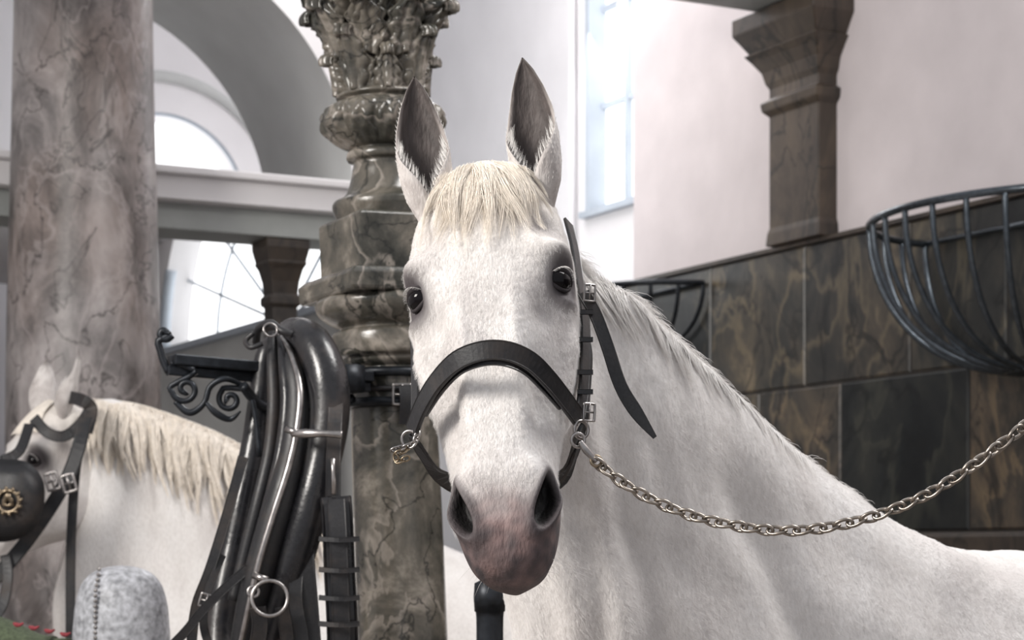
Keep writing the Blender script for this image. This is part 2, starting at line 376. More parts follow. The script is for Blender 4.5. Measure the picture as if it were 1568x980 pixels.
# ---------------------------------------------------------------- central carved column
col=root('carved_marble_column')
cd=4.3; cc=W(607,0,cd); q=cd/F
def zc(v): return CZ+(HV-v)*q
lathe('shaft',[(.19,0),(.19,.08),(.16,.1),(.16,.16),(.13,.19),(68*q,.26),(70*q,.8),(69*q,1.3),(67*q,zc(700)),(64*q,zc(600)),(66*q,zc(562))],(cc.x,cc.y),M_col,col,n=3,fn=fl)
lathe('necking',[(66*q,zc(564)),(76*q,zc(556)),(78*q,zc(550)),(88*q,zc(545)),(91*q,zc(535)),(91*q,zc(518)),(88*q,zc(510)),(78*q,zc(506)),(78*q,zc(502)),(92*q,zc(496)),(110*q,zc(482)),(115*q,zc(466)),(108*q,zc(458))],(cc.x,cc.y),M_col,col,n=4)
A2=V((cc.x,cc.y,0))
def sq(name,prof): 
    rings=[[A2+GD*s*h+GN*t*h+V((0,0,z)) for s,t in ((-1,-1),(1,-1),(1,1),(-1,1))] for z,h in prof]
    v,f=loft_data(rings); o=add_mesh(name,v,f,M_col,col,smooth=False); m=o.modifiers.new('b','BEVEL'); m.width=.004; m.segments=2; m.limit_method='ANGLE'
sq('slab',[(zc(458),104*q),(zc(452),107*q),(zc(430),107*q),(zc(424),100*q),(zc(420),88*q)])
sq('die_block',[(zc(424),80*q),(zc(345),80*q),(zc(338),80*q),(zc(334),72*q)])
def gad(r,z,a):
    vv=HV-(z-CZ)/q
    if 158<vv<232:
        w=math.sin((vv-158)/74*math.pi); p_=abs(math.cos(a*5+.3)); return r*(1+.15*w*(p_**.5-.75)+.045*w*math.cos(a*30)*math.sin(vv*.12))
    if vv<150:
        w=(1-sm(120,150,vv))
        n1=math.cos(a*4+math.sin(vv*.05)*1.4); n2=math.cos(a*16+vv*.13+2*math.sin(a*4)); n3=math.sin(vv*.16+3*math.cos(a*4))
        return r*(1+w*(.13*n1+.08*n2+.07*n3))+.010*w*mn.noise(V((math.cos(a)*14,math.sin(a)*14,vv*.16)))
    return r
lathe('baluster',[(76*q,zc(336)),(80*q,zc(326)),(82*q,zc(318)),(80*q,zc(310)),(68*q,zc(304)),(60*q,zc(296)),(54*q,zc(280)),(50*q,zc(262)),(48*q,zc(250)),(56*q,zc(246)),(58*q,zc(240)),(56*q,zc(234)),(50*q,zc(230)),(64*q,zc(224)),(84*q,zc(208)),(93*q,zc(188)),(90*q,zc(172)),(78*q,zc(162)),(62*q,zc(157)),(70*q,zc(151)),(68*q,zc(146)),(60*q,zc(142)),(60*q,zc(120)),(62*q,zc(100)),(66*q,zc(75)),(76*q,zc(50)),(88*q,zc(30)),(96*q,zc(10)),(98*q,zc(-15)),(110*q,zc(-30)),(116*q,zc(-50)),(116*q,zc(-70)),(80*q,zc(-80)),(70*q,zc(-200)),(70*q,5.6)],(cc.x,cc.y),M_col,col,seg=240,n=9,fn=gad)
def leaf(name,ang,base_v,top_v,r0,r1,wid,curl):
    ns=26;nw=14;vs=[];fs=[]
    for i in range(ns+1):
        t=i/ns
        if t<.72:
            k=t/.72; z=zc(base_v+(top_v-base_v)*k); r=r0+(r1-r0)*k**1.8
        else:
            k=(t-.72)/.28; th=k*math.pi*1.25
            z=zc(top_v)+curl*math.sin(th)*.9; r=r1+curl*(1-math.cos(th))*.7
        w=wid*(math.sin(min(t*1.15+.12,1)*math.pi*.95)**.6)*(1+.2*math.cos(t*30))
        for j in range(nw+1):
            x=(j/nw-.5)*2
            rr_=r+.012*(1-abs(x))-.008*abs(x)**2+.006*math.cos(x*12)
            a=ang+x*w/r0
            vs.append(V((cc.x+rr_*math.cos(a),cc.y+rr_*math.sin(a),z-.012*abs(x)*(1 if t<.72 else 0))))
    for i in range(ns):
        for j in range(nw):
            a=i*(nw+1)+j; fs.append((a,a+1,a+nw+2,a+nw+1))
    o=add_mesh(name,vs,fs,M_col,col); m=o.modifiers.new('s','SOLIDIFY'); m.thickness=.010; m.offset=0
    m=o.modifiers.new('u','SUBSURF'); m.levels=1; m.render_levels=1
for i in range(8): leaf('acanthus_leaf',i*math.pi/4+.2,148,66 if i%2 else 96,62*q,(82 if i%2 else 68)*q,.040 if i%2 else .034,.014)
for i in range(8): leaf('acanthus_scroll',i*math.pi/4+.59,96,22,68*q,98*q,.042,.016)
lean=math.radians(-2.2); piv=V((cc.x,cc.y,zc(730)))
col.matrix_world=Matrix.Translation(piv)@Matrix.Rotation(lean,4,'Y')@Matrix.Translation(-piv)
# ---------------------------------------------------------------- horse head builder
KEYS=[(-.035,.060,.012,.025,.09,.02,.12),(-.028,.045,.028,.055,.08,.045,.14),(-.008,.022,.040,.082,.07,.06,.17),(.04,.002,.050,.098,.068,.075,.21),(.10,-.010,.058,.108,.058,.08,.24),
(.16,-.012,.060,.114,.052,.078,.262),(.22,-.009,.050,.108,.076,.078,.275),(.30,-.006,.041,.099,.096,.068,.252),(.36,-.006,.036,.086,.086,.052,.20),(.42,-.005,.034,.073,.068,.042,.155),
(.48,-.002,.034,.066,.060,.044,.138),(.53,.003,.037,.067,.058,.050,.135),(.57,.009,.036,.061,.064,.046,.132),(.60,.020,.030,.051,.068,.038,.124),(.618,.034,.022,.037,.070,.028,.114),(.629,.052,.010,.018,.074,.014,.100)]
def zr(z):   # shorten the muzzle part
    s=-z
    return z if s<.2 else -(.2+(s-.2)*.915)
def head_mesh(name,M,parent):
    st=catmull(KEYS,18); rings=[]
    for s,y0,wf,wm,ym,wj,D in st:
        jy=max(D-.035,ym+(D-ym)*.62)
        sec=[(0,y0),(wf,y0+min(.007,(ym-y0)*.2)),((wf+wm)*.55,y0+(ym-y0)*.45),(wm,ym),((wm+wj)*.53,(ym+jy)*.5+.0),(wj,jy),(0,D)]
        full=sec+[(-x,y) for x,y in sec[-2:0:-1]]
        ring=catmull(full,18,True)
        rings.append([V((x,y,-s)) for x,y in ring])
    c_=V((0,.075,-.6325)); last=rings[-1]
    for k_ in (.6,.25): rings.append([c_+(p-V((0,.075,p.z)))*k_ +V((0,0,(last[0].z-c_.z)*k_*.6)) for p in last])
    def br(p,c,r,amt,di):
        d=((p.x-c[0])**2/r[0]**2+(p.y-c[1])**2/r[1]**2+(p.z-c[2])**2/r[2]**2)
        if d<6: return V(di)*amt*math.exp(-d*1.2)
        return V((0,0,0))
    cols=[]
    for ir,ring in enumerate(rings):
        for i,p in enumerate(ring):
            sg=1 if p.x>=0 else -1; ax=abs(p.x); pm=V((ax,p.y,p.z)); o=V((0,0,0))
            o+=br(pm,(.092,.018,-.134),(.034,.03,.018),.017,(.6,-.8,.0))    # brow
            o+=br(pm,(.082,.01,-.088),(.024,.024,.022),-.016,(.6,-.8,0)) # hollow above eye
            o+=br(pm,(.104,.036,-.174),(.020,.022,.018),-.012,(.7,-.7,0)) # socket
            o+=br(pm,(.106,.05,-.204),(.026,.024,.012),.008,(.8,-.5,0))
            o+=br(pm,(.075,.015,-.228),(.022,.025,.035),-.011,(.7,-.6,0)) # below the eye
            o+=br(pm,(.094,.065,-.262),(.016,.014,.05),.014,(.9,-.3,0))  # facial crest
            o+=br(pm,(.084,.065,-.325),(.014,.013,.045),.012,(.9,-.3,0))
            o+=br(pm,(.060,.028,-.36),(.018,.022,.08),-.014,(.9,-.25,0)) # side of nasal bone
            o+=br(pm,(.082,.11,-.35),(.03,.03,.05),-.007,(1,0,0))
            o+=br(pm,(.0,-.0,-.13),(.03,.03,.07),.004,(0,-1,0))
            o+=br(pm,(.034,-.0,-.30),(.009,.02,.12),.0050,(.3,-1,0))   # nasal edge
            o+=br(pm,(.0,-.0,-.32),(.016,.02,.12),-.003,(0,-1,0))
            o+=br(pm,(.1,.16,-.2),(.03,.05,.06),.012,(1,0,0))  # jowl
            o+=br(pm,(.044,.008,-.485),(.022,.02,.022),.007,(.5,-.8,0))
            cx,cy,cz=.057,.020,-.528
            o+=br(pm,(cx+.004,cy+.004,cz),(.024,.03,.042),.015,(.8,-.45,0))
            tilt=(pm.z-cz); dx=(pm.x-cx-.32*tilt)*.66+(pm.y-cy)*.75
            d=(dx/.0125)**2+(tilt/.036)**2+(max(0,(pm-V((cx,cy,cz))).length-.05)/.01)**2
            cav=math.exp(-d**2*.9)
            o+=V((-.55,.78,.2))*(.034*cav)
            d2=math.sqrt((dx/.019)**2+(tilt/.046)**2)
            o+=V((.6,-.7,0))*(.0055*math.exp(-((d2-1.05)/.25)**2))*(1 if (pm-V((cx,cy,cz))).length<.067 else 0)
            o+=br(pm,(.0,.02,-.575),(.008,.03,.03),-.003,(0,-1,0))     # philtrum
            o+=br(pm,(.0,.01,-.525),(.022,.03,.03),-.006,(0,-1,0))
            o+=br(pm,(.030,.01,-.575),(.018,.03,.02),.004,(.2,-1,0))
            yl=.088; dm=abs(pm.y-yl)/.0045
            if -.612<pm.z<-.50 and dm<4: o+=V((-1 if ax>.02 else 0,0,0))*(.008*math.exp(-dm*dm)*sm(.5,.53,-pm.z)*sm(.612,.59,-pm.z))
            base=(.84,.82,.805)
            nz=mn.noise(V((p.x*28,p.y*28,p.z*28))); nz2=mn.noise(V((p.x*60+4,p.y*60,p.z*60))); nz3=mn.noise(V((p.x*12+9,p.y*12,p.z*12)))
            c=mix(base,(.81,.75,.67),sm(.2,.02,-p.z)*.5 if -p.z<.2 else 0)
            c=mix(c,(.62,.57,.56),.40*sm(.42,.52,-p.z))
            c=mix(c,(.55,.51,.51),.35*sm(.05,.35,nz3)*sm(.05,.12,-p.z))
            for (gx,gy,gz,rx,rz_,am) in ((.08,.01,-.095,.035,.03,.65),(.078,.02,-.225,.03,.045,.40),(.062,.04,-.36,.022,.09,.40),(.09,.07,-.30,.02,.07,.30)):  # shading painted into the coat colour: temples, below eyes, nose sides, cheeks
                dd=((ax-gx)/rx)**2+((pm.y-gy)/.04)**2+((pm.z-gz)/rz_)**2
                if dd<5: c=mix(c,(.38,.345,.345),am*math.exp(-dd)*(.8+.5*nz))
            mz=sm(.485,.56,-p.z+nz*.020-.25*max(ax-.03,0))
            mz*= 1-.25*sm(.055,.08,ax)
            pink=mix((.25,.175,.168),(.080,.068,.072),min(1,max(0,.22+nz2*.8+sm(.015,.05,ax)*.5+sm(.57,.61,-p.z)*.2)))
            c=mix(c,pink,min(1,mz))
            en=math.sqrt((ax-.1)**2+(pm.y-.036)**2+((pm.z+.172)*.9)**2)
            if en<.054: c=mix(c,(.09,.08,.085),(1-sm(.022,.052,en)))
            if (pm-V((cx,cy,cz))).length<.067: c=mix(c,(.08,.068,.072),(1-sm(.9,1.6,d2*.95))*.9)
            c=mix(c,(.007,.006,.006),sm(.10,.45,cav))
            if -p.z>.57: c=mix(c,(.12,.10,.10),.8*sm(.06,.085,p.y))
            cols.append(c)
            q_=p+V((o.x*sg,o.y,o.z)); ring[i]=V((q_.x,q_.y,zr(q_.z)))
    rings=[[M@p for p in r] for r in rings]
    v,f=loft_data(rings)
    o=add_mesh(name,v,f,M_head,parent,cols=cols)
    return o,BVHTree.FromPolygons([tuple(x) for x in v],f),cols
def outn(loc,nn_,M,lp_s):
    c=M@V((0,.1,lp_s)); return nn_ if (loc-c).dot(nn_)>0 else -nn_
def ear(name,M,base,tip,parent,open_dir=V((0,-1,0)),wid=.036):
    axis=(tip-base); Ln=axis.length; az=axis.normalized()
    fd=(open_dir-az*open_dir.dot(az)).normalized(); sx=az.cross(fd)
    ns=34;nw=28;vs=[];fs=[];cols=[]
    inw=-1 if base.x>0 else 1
    prof=[(0,.42),(.08,.60),(.18,.84),(.3,.97),(.46,1.),(.64,.88),(.8,.62),(.92,.33),(1,.03)]
    for shell in (0,1):
        b=len(vs)
        for i in range(ns+1):
            t=i/ns
            wv=prof[-1][1]
            for a in range(len(prof)-1):
                if prof[a][0]<=t<=prof[a+1][0]+1e-9:
                    k=(t-prof[a][0])/(prof[a+1][0]-prof[a][0]); wv=prof[a][1]*(1-k)+prof[a+1][1]*k; break
            R_=wid*wv; Phi=math.radians(178-106*sm(.12,.7,t))
            C=base+az*Ln*t+fd*(.012*math.sin(t*math.pi*.9)-.01*t)+V((inw*.012*(t**2-.6*t),0,0))
            th=.006*(1-t*.6) if shell else 0
            for j in range(nw+1):
                a=(j/nw-.5)*2; ph=a*Phi
                rad=R_-th*(1 if abs(a)<.98 else .3)
                x=rad*math.sin(ph)/ (1 if Phi>math.pi/2 else max(math.sin(Phi),.5)); y=-rad*.78*math.cos(ph)
                vs.append(M@(C+sx*x+fd*y))
                nzr=mn.noise(V((a*4,t*10,base.x*30)))
                if shell==0:
                    cols.append(mix(mix((.70,.67,.65),(.50,.465,.45),.5+nzr),(.14,.12,.11),sm(.78,.98,t)*.95))
                else:
                    e=sm(.74,1.0,abs(a)); nz=nzr*.5+.5
                    g=mix((.045,.038,.036),(.13,.11,.105),nz); g=mix(g,(.42,.38,.36),e*(1-sm(.55,.85,t))); g=mix(g,(.42,.385,.365),(1-sm(0,.35,t))*.7)
                    cols.append(g)
        for i in range(ns):
            for j in range(nw):
                a=b+i*(nw+1)+j; q4=(a,a+1,a+nw+2,a+nw+1); fs.append(q4 if shell==0 else q4[::-1])
    n1=(ns+1)*(nw+1)
    for i in range(ns):
        for j in (0,nw):
            a=i*(nw+1)+j; fs.append((a,a+nw+1,n1+a+nw+1,n1+a))
    o=add_mesh(name,vs,fs,M_head,parent,cols=cols,recalc=True)
    L_=[];r2=random.Random(int(abs(base.x)*1e4)+5); R3=M.to_3x3()
    for k in range(1100):     # inner ear hair
        t=r2.uniform(.06,.55)**1.1; i=int(t*ns); j=r2.choice([0,1,2,3,4,nw,nw-1,nw-2,nw-3,nw-4]); p=vs[n1+i*(nw+1)+j]
        c=M@(base+az*Ln*t+fd*.0); d=(c-p); d=d.normalized()*.007*(1.2-t)+(R3@az)*r2.uniform(.006,.016)+V((r2.uniform(-.002,.002),-.001,0))
        L_.append([p,p+d*.6,p+d*1.1+V((0,0,.003))])
    strands(name+'_inner_hair',L_,.00018,M_hairw,parent)
    L_=[]
    for k in range(2000):    # short outer fur
        t=r2.uniform(.05,.85); i=int(t*ns); j=r2.randrange(nw+1); p=vs[i*(nw+1)+j]; c=M@(base+az*Ln*t+fd*.0); o_=(p-c).normalized()
        d=o_*.0010+(R3@az)*r2.uniform(.003,.006)+V((r2.uniform(-.001,.001),0,0)); L_.append([p,p+d])
    strands(name+'_fur',L_,.00016,M_hairw,parent)
    return o
def eye(name,M,sg,parent):
    c=V((sg*.0915,.034,-.172)); n_=V((sg*.66,-.68,-.28)).normalized()
    up=V((0,0,1)); up=(up-n_*up.dot(n_)).normalized(); side=up.cross(n_)*sg
    a1=20;b1=28
    rings=[]
    for i in range(a1+1):
        th=math.pi*i/a1
        rings.append([M@(c+n_*math.cos(th)*.0185+(up*math.cos(2*math.pi*j/b1)*.0170+side*math.sin(2*math.pi*j/b1)*.0198)*max(math.sin(th),.01)) for j in range(b1)])
    v,f=loft_data(rings); add_mesh(name+'ball',v,f,M_eye,parent)
    for nm,s0,h,r in (('upper_lid',1,.0128,.0046),('lower_lid',-1,.0142,.0030)):
        P=[]
        for k in range(11):
            t=k/10; x=(t-.5)*2
            P.append(M@(c+n_*(.0122-.010*x*x)+side*x*.0212+up*(s0*h*(1-abs(x)**2.2)-.002*x)))
        tube(name+nm,P,[r*.6]+[r]*9+[r*.6],M_lid,parent,seg=10)
    L_=[];r2=random.Random(3)
    for k in range(60):
        x=r2.uniform(-.8,.9); p=c+n_*(.015-.010*x*x)+side*x*.021+up*(.0150*(1-abs(x)**2.2)); L_.append([M@p,M@(p+n_*.006+up*.001),M@(p+n_*.010-up*.002)])
    strands(name+'lashes',L_,.00025,M_hairw,parent)
# ---------------------------------------------------------------- body builder
def sgn(x,e): return math.copysign(abs(x)**e,x)
def fur(o,weights,count,children,ln,down,mat,rad=.00022):
    vg=o.vertex_groups.new(name='fur')
    for i,wt in enumerate(weights):
        if wt>0: vg.add([i],wt,'REPLACE')
    o.data.materials.append(mat)
    m=o.modifiers.new('fur','PARTICLE_SYSTEM'); ps=m.particle_system; st=ps.settings
    st.type='HAIR'; st.count=count; st.hair_step=3; st.emit_from='FACE'; st.distribution='RAND'; st.use_emit_random=True
    st.use_advanced_hair=True
    st.hair_length=ln
    st.normal_factor=ln/4*.38; st.object_align_factor=tuple(x*ln/4 for x in down); st.factor_random=ln/4*.22
    st.child_type='INTERPOLATED'; st.rendered_child_count=children; st.child_percent=1
    st.child_length=1.; st.roughness_2=.004; st.roughness_2_size=.3; st.clump_factor=.2
    st.root_radius=1.; st.tip_radius=.1; st.radius_scale=rad
    st.render_step=3; st.display_step=2; st.material=len(o.data.materials)
    ps.vertex_group_density='fur'; ps.seed=4
def horse_body(name,st,front,hind,axis,parent,detail=None):
    S=catmull([tuple(d)+tuple(v_)+(h,) for d,v_,h in st],7)
    D=[V(s[:3]) for s in S];Vn=[V(s[3:6]) for s in S];H=[s[6] for s in S];C=[(a+b)/2 for a,b in zip(D,Vn)]
    rings=[];n_=48
    for i in range(len(S)):
        t=C[min(i+1,len(S)-1)]-C[max(i-1,0)]; lg=(D[i]-Vn[i])/2; lat=lg.cross(t).normalized()*H[i]
        rings.append([C[i]+lg*sgn(math.cos(2*math.pi*j/n_),.95)+lat*sgn(math.sin(2*math.pi*j/n_),.9)*(1-.12*math.cos(2*math.pi*j/n_)) for j in range(n_)])
    vs,fs=loft_data(rings)
    def addp(v,f):
        o=len(vs); vs.extend(v); fs.extend([tuple(i+o for i in q_) for q_ in f])
    a=V(axis).normalized(); side=V((a.y,-a.x,0))
    for s in (-1,1):
        b=V(front)+side*.15*s
        addp(*tube_data([b+V((0,0,1.15))+a*.05,b+V((0,0,.95)),b+V((0,0,.78)),b+V((0,0,.52)),b+V((0,0,.46)),b+V((0,0,.28)),b+V((0,0,.14))-a*.01,b+V((0,0,.08))-a*.02],[.13,.11,.075,.052,.05,.034,.042,.04],16,4))
        b=V(hind)+side*.15*s
        addp(*tube_data([b+V((0,0,1.2)),b+V((0,0,1.0))-a*.04,b+V((0,0,.8))-a*.02,b+V((0,0,.6))+a*.10,b+V((0,0,.52))+a*.12,b+V((0,0,.3))+a*.09,b+V((0,0,.14))+a*.06,b+V((0,0,.08))+a*.04],[.2,.18,.12,.07,.058,.038,.044,.04],16,4))
    o=add_mesh(name,vs,fs,M_body,parent)
    m=o.modifiers.new('r','REMESH'); m.mode='VOXEL'; m.voxel_size=.010; m.use_smooth_shade=True
    m=o.modifiers.new('s','SMOOTH'); m.factor=.5; m.iterations=12
    dg=bpy.context.evaluated_depsgraph_get(); dg.update()
    me=bpy.data.meshes.new_from_object(o.evaluated_get(dg)); o.modifiers.clear(); o.data=me
    for p in me.polygons: p.use_smooth=True
    if not me.materials: me.materials.append(M_body)
    if detail:
        nv=[(v_.co.copy(),v_.normal.copy()) for v_ in me.vertices]
        for v_,(c,nr) in zip(me.vertices,nv): v_.co=c+nr*detail(c,nr)
    for s in (-1,1):
        for b,off in ((V(front),-.03),(V(hind),.03)):
            b=b+side*.15*s+a*off
            rg=[[b+V((math.cos(2*math.pi*j/20)*r,math.sin(2*math.pi*j/20)*r,z)) for j in range(20)] for r,z in ((.066,.0),(.066,.01),(.05,.085),(.03,.09))]
            v,f=loft_data(rg); add_mesh('hoof',v,f,M_hoof,parent)
    return o
# ================================================================= MAIN HORSE
horse=root('white_horse')
HM=Matrix.Translation((-.047,2.80,2.025))@Matrix.Rotation(math.radians(-6),4,'Z')@Matrix.Rotation(math.radians(-7),4,'Y')@Matrix.Rotation(math.radians(-25),4,'X')
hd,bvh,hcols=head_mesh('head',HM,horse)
wts=[]
for c in hcols:
    b_=sum(c)/3; wts.append(sm(.30,.66,b_))
fur(hd,wts,5000,30,.0078,(0,0,-.75),M_fur,.00021)
ear('ear_l',HM,V((-.072,.060,-.042)),V((-.082,-.015,.165)),horse,V((.15,-1,0)),wid=.038)
ear('ear_r',HM,V((.078,.060,-.042)),V((.078,-.015,.170)),horse,V((-.25,-1,0)),wid=.038)
eye('eye_l_',HM,-1,horse); eye('eye_r_',HM,1,horse)
stM=[((-.03,2.90,1.995),(0,2.90,1.80),.075),((.06,3.0,1.945),(-.0,2.96,1.68),.085),((.165,3.06,1.885),(.0,2.97,1.56),.09),((.285,3.15,1.79),(.01,2.99,1.44),.108),
((.44,3.30,1.67),(.05,3.03,1.30),.15),((.575,3.42,1.598),(.13,3.13,1.10),.21),((.72,3.50,1.52),(.38,3.32,.90),.27),((.90,3.59,1.505),(.75,3.52,.83),.30),((1.2,3.75,1.50),(1.15,3.73,.85),.31),
((1.45,3.88,1.56),(1.45,3.88,.93),.29),((1.68,4.0,1.47),(1.65,3.98,1.05),.2),((1.78,4.06,1.3),(1.75,4.04,1.15),.07)]
def neck_detail(c,nr):
    if c.z<1.0 or c.x>1.4: return 0
    t=V((.62,.6,-.45)).normalized(); al=c.dot(t); pr=c-t*al
    w1=mn.noise(V((pr.x*7+3,pr.y*7,pr.z*8))+t*al*1.6)
    w2=mn.noise(V((c.x*16,c.y*16,c.z*5)))
    thr=math.exp(-((c.x-.08)/.16)**2)
    w3=math.sin(c.x*88+c.z*14+2.5*mn.noise(c*5))*thr*.0055*sm(1.88,1.6,c.z)
    ds=(c.x-(.28+(1.75-c.z)*.45))
    g=-.020*math.exp(-(ds/.035)**2)*sm(1.72,1.5,c.z)
    ds2=(c.x-(.13+(1.85-c.z)*.18)); g2=-.015*math.exp(-(ds2/.03)**2)
    ds3=(c.x-(.62+(1.6-c.z)*.25)); g3=-.013*math.exp(-(ds3/.05)**2)
    return .018*w1+.006*w2+w3+g+g2+g3
body=horse_body('body',stM,(.42,3.34,0),(1.48,3.9,0),(.88,.475,0),horse,detail=neck_detail)
wb=[]
for v_ in body.data.vertices:
    c=v_.co; wb.append(1. if (-.2<c.x<1.05 and c.z>1.30 and (v_.normal.y<.25 or v_.normal.z>.3)) else 0.)
fur(body,wb,9000,26,.0105,(.35,.1,-.65),M_fur,.00024)
tl=[]
r2=random.Random(9)
for k in range(160):
    a=r2.uniform(-.05,.05);b=r2.uniform(-.05,.05)
    tl.append([V((1.74+a*.3,4.04+b*.3,1.42)),V((1.86+a*.6,4.10+b*.6,1.3)),V((1.90+a,4.12+b,1.0)),V((1.9+a*1.5,4.12+b*1.5,.7)),V((1.88+a*2,4.12+b*1.5,.45+r2.uniform(-.1,.1)))])
strands('tail',tl,.004,M_hairw,horse)
# forelock
L_=[];r2=random.Random(11)
for lk in range(64):
    xr=r2.gauss(0,.025); xr=max(-.050,min(.050,xr)); ln_=r2.uniform(.06,.155)*(1-.25*abs(xr)/.05); fan=xr*1.25+r2.gauss(0,.018); cur=r2.uniform(-.016,.016); off=r2.uniform(.003,.015)
    for k in range(44):
        dx_=r2.gauss(0,.006); l2=ln_*r2.uniform(.65,1.1); pts=[]; ph=r2.uniform(0,6); oo=off+r2.uniform(-.002,.003)
        for i in range(8):
            t=i/7; s=-.026+l2*1.1*t
            x=xr*.9+dx_*(1-.65*t)+fan*t**.9+cur*math.sin(t*3.1)+.0012*math.sin(t*6+ph)
            lp=HM@V((x,.0,-s)); loc,nn_,idx,dd=bvh.find_nearest(lp)
            nn_=outn(loc,nn_,HM,-s); pts.append(loc+nn_*(oo*(1-.5*t)+.003*math.sin(t*3.1)+.002))
        L_.append(pts)
strands('forelock',L_,.00036,M_hair,horse,tip=.25)
L_=[]
for k in range(900):
    x0=r2.uniform(-.055,.055); b=HM@V((x0,.05+r2.uniform(-.02,.03),.024-abs(x0)*.35)); s_=math.copysign(1,x0+r2.gauss(0,.02))
    L_.append([b,b+V((s_*.003,-.008,.007)),b+V((s_*.008,-.022,.007+r2.uniform(0,.004))),b+V((s_*.014,-.040,-.006))])
strands('forelock_top',L_,.00036,M_hair,horse)
# mane
crest=[V(c) for c in catmull([s[0] for s in stM[:6]],20)]
bvb=BVHTree.FromPolygons([tuple(v_.co) for v_ in body.data.vertices],[tuple(p.vertices) for p in body.data.polygons])
L_=[]
for k in range(4800):
    i=r2.randrange(8,len(crest)-2); c=crest[i]; t=i/len(crest); tg=(crest[i+1]-crest[i]).normalized()
    loc=bvb.find_nearest(c+V((r2.uniform(-.02,.02),r2.uniform(-.03,.03),.01)))[0]
    ln=r2.uniform(.015,.045)*(1.15-t*.5)
    d=(tg*r2.uniform(.7,1.6)+V((r2.uniform(-.05,.30),r2.uniform(-.2,.4),r2.uniform(-.05,.36)))).normalized()
    L_.append([loc-V((0,0,.003)),loc+d*ln*.5+V((0,0,.001)),loc+d*ln*.9-V((0,0,.001)),loc+d*ln*1.15-V((0,0,.006))])
for lk in range(95):   # longer locks falling over the near side of the neck
    i0=r2.randrange(12,84); ln=r2.uniform(.05,.12)*(1.3-i0/95); lean=r2.uniform(.35,1.1); yo0=r2.uniform(.002,.010)
    for k in range(34):
        i=max(2,min(len(crest)-2,i0+r2.randrange(-2,3))); c=crest[i]; c0=crest[i0]; l2=ln*r2.uniform(.7,1.1); pts=[]
        for j in range(6):
            s=j/5; x=c.x*(1-.6*s)+c0.x*.6*s+.008+lean*l2*s*.7; z=c.z+.006-l2*s
            h_=bvb.ray_cast(V((x,2.4,z)),V((0,1,0)))
            y=h_[0].y-yo0*math.sin(1.57*min(1,s*2))-r2.uniform(0,.002) if h_[0] is not None else c.y
            pts.append(V((x,y,z)))
        L_.append(pts)
strands('mane',L_,.00036,M_hairw,horse)
# whiskers
L_=[]
for k in range(70):
    x=r2.uniform(-.045,.06); b=HM@V((x,r2.uniform(.06,.11),-.565+r2.uniform(0,.03))); d=V((x*.5+r2.uniform(-.02,.03),r2.uniform(-.01,.02),-.03+r2.uniform(-.01,.012)))
    L_.append([b,b+d*.5,b+d+V((.004,0,.003))])
strands('whiskers',L_,.00025,M_hairw,horse)
# ---------------------------------------------------------------- halter
hal=root('leather_halter')
def strap_on(name,items,width,thick,mat,parent,n=5):
    P=[];Nn=[]
    for it in items:
        p=W(*it[:3]); m=V(it[3]) if len(it)==4 else V((0,-1,0))
        P.append(p);Nn.append(m)
    return strap(name,P,Nn,width,thick,mat,parent,n=n)
LN=(-.75,-.65,0);RN_=(.75,-.65,0)
strap_on('noseband',[(630,660,2.705,LN),(645,622,2.675,(-.7,-.7,.1)),(668,584,2.65,(-.5,-.8,.2)),(700,552,2.62,(-.3,-.95,.1)),(740,537,2.605,(-.1,-1,.1)),(778,538,2.605,(.1,-1,.1)),(812,553,2.615,(.3,-.95,.1)),(840,580,2.635,(.5,-.85,.1)),(864,610,2.665,(.6,-.8,.1)),(886,640,2.70,RN_)],.026,.007,M_leather,hal)
strap_on('noseband_lining',[(648,630,2.685,(-.7,-.7,.1)),(672,594,2.66,(-.5,-.8,.2)),(702,563,2.63,(-.3,-.95,.1)),(740,549,2.613,(-.1,-1,.1)),(776,550,2.613,(.1,-1,.1)),(808,564,2.625,(.3,-.95,.1)),(836,591,2.645,(.5,-.85,.1)),(860,618,2.672,(.6,-.8,.1))],.020,.006,M_leather2,hal)
strap_on('chin_strap',[(634,672,2.71,LN),(650,700,2.74,(-.5,-.8,0)),(676,730,2.80,(-.3,-1,0)),(720,752,2.86),(790,758,2.88),(845,742,2.85),(872,712,2.80,(.5,-.8,0)),(886,660,2.72,RN_)],.023,.005,M_leather,hal)
strap_on('cheek_strap_r',[(887,640,2.715,RN_),(893,600,2.745,RN_),(896,550,2.775,RN_),(896,500,2.80,RN_),(892,455,2.825,RN_),(886,420,2.86,RN_),(880,380,2.90,RN_),(870,340,2.94,RN_)],.020,.005,M_leather,hal)
strap_on('cheek_strap_l',[(633,662,2.71,LN),(636,620,2.74,LN),(636,560,2.775,LN),(634,500,2.83,LN),(640,430,2.90,LN),(650,350,2.96,LN)],.016,.005,M_leather,hal)
strap_on('crown_strap_end',[(893,448,2.80,(.3,-1,0)),(912,482,2.79,(.2,-1,0)),(930,530,2.78,(.2,-1,0)),(950,590,2.77),(975,632,2.765),(1003,670,2.76)],[.018,.018,.018,.018,.018,.006],.004,M_leather,hal)
strap_on('throat_strap',[(893,500,2.80,(.8,-.6,0)),(902,540,2.79,(.8,-.6,0)),(900,590,2.77,(.8,-.6,0)),(896,640,2.74,(.8,-.6,0)),(880,700,2.76,(.8,-.6,0)),(862,735,2.80,(.8,-.6,0))],.012,.004,M_leather,hal)
for u,v,d in ((898,450,2.80),(897,632,2.70)):
    buckle('buckle',W(u,v,d)+V((.004,-.01,0)),(.45,-.9,0),(0.05,0,1),.008,.011,.0017,M_steel,hal)
for v_,d in ((478,2.79),(520,2.775),(570,2.75),(600,2.735)):
    strap('keeper',[W(884,v_,d-.003),W(908,v_,d-.003)],V((.3,-1,0)),.007,.009,M_leather2,hal,n=1)
